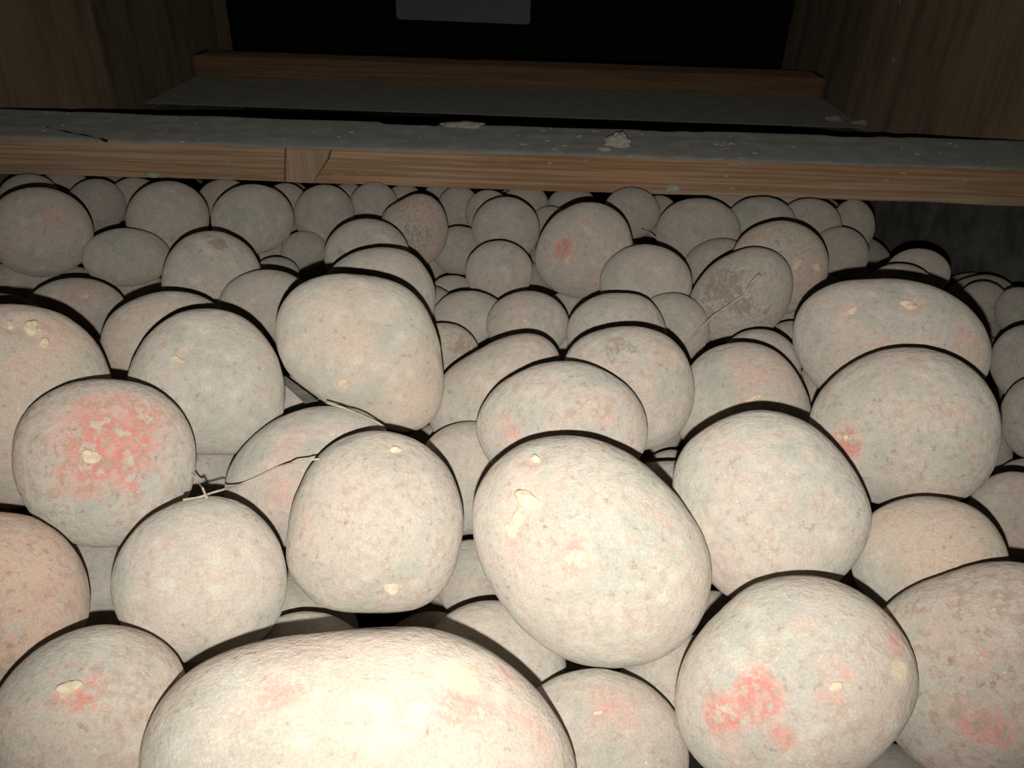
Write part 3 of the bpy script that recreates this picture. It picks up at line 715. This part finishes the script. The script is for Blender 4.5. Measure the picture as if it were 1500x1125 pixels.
for i, (c, ax, B) in enumerate(fill):
    me, V = temps[i % 5]
    m2 = me.copy(); m2.vertices.foreach_set('co', ((V*ax)@B.T).astype(np.float32).ravel()); m2.update()
    o = put('potato', m2); o.location = c; o.color = (rf.uniform(0.05, 0.4), rf.uniform(0, 0.4), rf.uniform(0, 0.4), 1)
    FILLO.append(o)

# ------------------------------------------------------------------ roots, husk, mud
bpy.context.view_layer.update()
dg = bpy.context.evaluated_depsgraph_get()
def cast(x, y):
    ok, loc, nor, *_ = S.ray_cast(dg, Vector(C0), Vector(ray(x, y)))
    return np.array(loc), np.array(nor), np.linalg.norm(np.array(loc)-C0)
seen = {}
for yy in range(255, 1125, 5):
    for xx in range(2, 1500, 5):
        ok, loc, nor, ix, ob, mw = S.ray_cast(dg, Vector(C0), Vector(ray(xx, yy)))
        if ok: seen[ob.name] = seen.get(ob.name, 0)+1
nv = 0
for o in FILLO:
    if seen.get(o.name, 0) > 0: tag(o, GAP_LABEL, 'potato', GAP_GROUP); nv += 1
    elif o.location.y > 0.62: bpy.data.objects.remove(o)
    else: tag(o, 'dust-grey potato of the lower layer, buried beneath the visible ones', 'potato', 'potatoes in the lower layer')
print('GAP visible', nv)
for k in ids:
    if seen.get(POT[k].name, 0) == 0: print('HIDDEN', k)
bpy.context.view_layer.update(); dg = bpy.context.evaluated_depsgraph_get()
def tube(name, pts, radii, mat, nseg=7):
    pts = [np.asarray(p) for p in pts]; bm = bmesh.new(); rings = []
    for i, p in enumerate(pts):
        t = pts[min(i+1, len(pts)-1)]-pts[max(i-1, 0)]; t /= np.linalg.norm(t)
        u = np.cross(t, [0.21, 0.4, 0.9]); u /= np.linalg.norm(u); v = np.cross(t, u)
        rings.append([bm.verts.new(p+radii[i]*(math.cos(a)*u+math.sin(a)*v)-pts[0]) for a in np.linspace(0, 2*math.pi, nseg, endpoint=False)])
    for i in range(len(pts)-1):
        for j in range(nseg): bm.faces.new((rings[i][j], rings[i][(j+1) % nseg], rings[i+1][(j+1) % nseg], rings[i+1][j]))
    bm.faces.new(list(reversed(rings[0]))); bm.faces.new(rings[-1])
    bmesh.ops.recalc_face_normals(bm, faces=bm.faces)
    o = put(name, bm_mesh(bm, name, True), mat); o.location = pts[0]; return o
def root(name, px, r0, r1, lift, n=26, lifts=None):
    px = np.array(px, float); s = np.r_[0, np.cumsum(np.hypot(*np.diff(px, axis=0).T))]; s /= s[-1]
    us = np.linspace(0, 1, n); xs, ys = np.interp(us, s, px[:, 0]), np.interp(us, s, px[:, 1])
    ds = np.array([cast(x, y)[2] for x, y in zip(xs, ys)])
    dm = np.array([ds[max(0, i-4):i+5].min() for i in range(n)])
    ker = np.ones(7)/7; dsm = np.convolve(np.r_[[dm[0]]*3, dm, [dm[-1]]*3], ker, 'valid')
    lf = np.interp(us, np.linspace(0, 1, len(lifts)), lifts) if lifts else lift
    d = np.minimum(dsm, dm+0.004)-lf
    return tube(name, [C0+ray(x, y)*q for x, y, q in zip(xs, ys, d)], [r0+(r1-r0)*u for u in us], M_ROOT)
tag(root('dry_root', [(1001,505),(1020,487),(1045,463),(1070,446),(1092,431),(1101,415),(1113,402)], 0.0007, 0.0012, 0.004, lifts=[0.0, 0.004, 0.008, 0.010]), 'thick dry root sticking up across the scabby potato', 'root')
tag(root('root_thread', [(268,732),(290,729),(310,722),(345,712),(375,700),(405,684),(430,677),(468,672)], 0.00035, 0.0003, 0.0012), 'thin root thread lying over the pink-blushed potato', 'root')
tag(root('root_thread', [(303,730),(297,715),(280,693)], 0.0004, 0.0003, 0.002, 14), 'short dark root thread curling beside the red-patched potato', 'root')
tag(root('root_thread', [(478,590),(500,596),(525,606),(550,617),(566,627)], 0.0004, 0.0004, 0.003, 16), 'pale root thread below the egg-shaped potato', 'root')
tag(root('root_thread', [(941,335),(952,341),(962,350)], 0.0006, 0.0005, 0.002, 8), 'tiny root bit beside the red-scraped potato', 'root')
# grey husk wedged between potatoes
hc, hn, hd = cast(438, 573); hd = min(hd, P[10]['d']*1.06)-0.001; hc = C0+ray(438, 573)*hd
bm = bmesh.new(); rows = []
for i in range(7):
    row = []
    for j in range(7):
        u, v = i/6, j/6; x = 414+u*52; y = 548+v*18+u*38
        dd = hd-0.001+0.0009*math.cos((v-0.5)*6)+0.0004*math.sin(j*2.6)
        row.append(bm.verts.new(C0+ray(x, y+10*(u-0.5)*v)*dd-hc))
    rows.append(row)
for i in range(6):
    for j in range(6): bm.faces.new((rows[i][j], rows[i+1][j], rows[i+1][j+1], rows[i][j+1]))
r = bmesh.ops.solidify(bm, geom=list(bm.faces), thickness=0.0012)
bmesh.ops.recalc_face_normals(bm, faces=bm.faces)
ho = put('dry_husk', bm_mesh(bm, 'dry_husk', True), M_HUSK); ho.location = hc
tag(ho, 'flat grey strip of dry husk wedged below the egg-shaped potato', 'husk')
# mud lumps on the crossbeam
def clump(name, x, y, wpx, hpx, seed, label, group=None, sink=0.25, flat=1.0):
    loc, nor, d = cast(x, y)
    tm, U = ico(4); w, h = wpx/2/F*d, hpx/2/F*d
    dp = 1+waves(U, 8, 2, 5, seed)*0.22+waves(U, 12, 6, 13, seed+1)*0.12+waves(U, 16, 14, 26, seed+2)*0.05
    V = U*dp[:, None]*np.array([w, max(w*0.6, h), h*flat])
    me = tm.copy(); me.vertices.foreach_set('co', V.astype(np.float32).ravel()); me.update()
    o = put(name, me, M_MUD); o.location = loc+np.array([0, 0, h*flat*(0.5-sink)]); tag(o, label, 'mud clump', group); return o
clump('mud_clump', 906, 212, 38, 28, 5, 'knobbly pale mud clump standing on the dusty beam top')
clump('mud_clump', 886, 220, 14, 6, 8, 'small pale mud bit beside the knobbly clump')
clump('mud_clump', 676, 184, 52, 8, 6, 'flat pale mud flake on the back edge of the beam top')
clump('mud_clump', 986, 278, 16, 12, 9, 'small yellowish mud bit at the lower edge of the beam front')
clump('mud_clump', 286, 268, 14, 9, 12, 'pale mud bit hanging at the lower edge of the beam')
clump('mud_clump', 223, 257, 16, 7, 15, 'flat pale mud bit on the beam front near its lower edge')
clump('mud_clump', 1222, 176, 22, 8, 21, 'yellowish clod on the far dusty board near the plank wall', 'clods on the far board')
clump('mud_clump', 1258, 181, 20, 7, 23, 'yellowish clod on the far dusty board near the plank wall', 'clods on the far board')
# crumbs on the beam: one uncountable sprinkle
bm = bmesh.new(); rc = random.Random(4)
spots = [(rc.uniform(0, 1500), None) for _ in range(90)] + [(rc.gauss(1060, 45), None) for _ in range(45)] + [(rc.gauss(830, 40), None) for _ in range(12)]
for (x, _) in spots:
    sl = 0.033*(x-750)
    y = rc.uniform(186, 226)+sl if rc.random() < 0.7 else rc.uniform(226, 280)+sl
    loc, nor, d = cast(x, y)
    if d > 1.0 or d < 0.7: continue
    r = rc.choice([1, 1, 1.3, 1.6, 2.4])*0.00062
    mt = Matrix.Translation(Vector(loc)) @ Matrix.Diagonal((r*rc.uniform(1, 2.6), r*1.2, r*0.7, 1))
    bmesh.ops.create_icosphere(bm, subdivisions=1, radius=1, matrix=mt)
bm.transform(beam.matrix_world.inverted())
cr = put('dirt_crumbs', bm_mesh(bm, 'dirt_crumbs'), M_MUD, beam)
cr['label'] = 'pale dirt crumbs'; cr['kind'] = 'stuff'
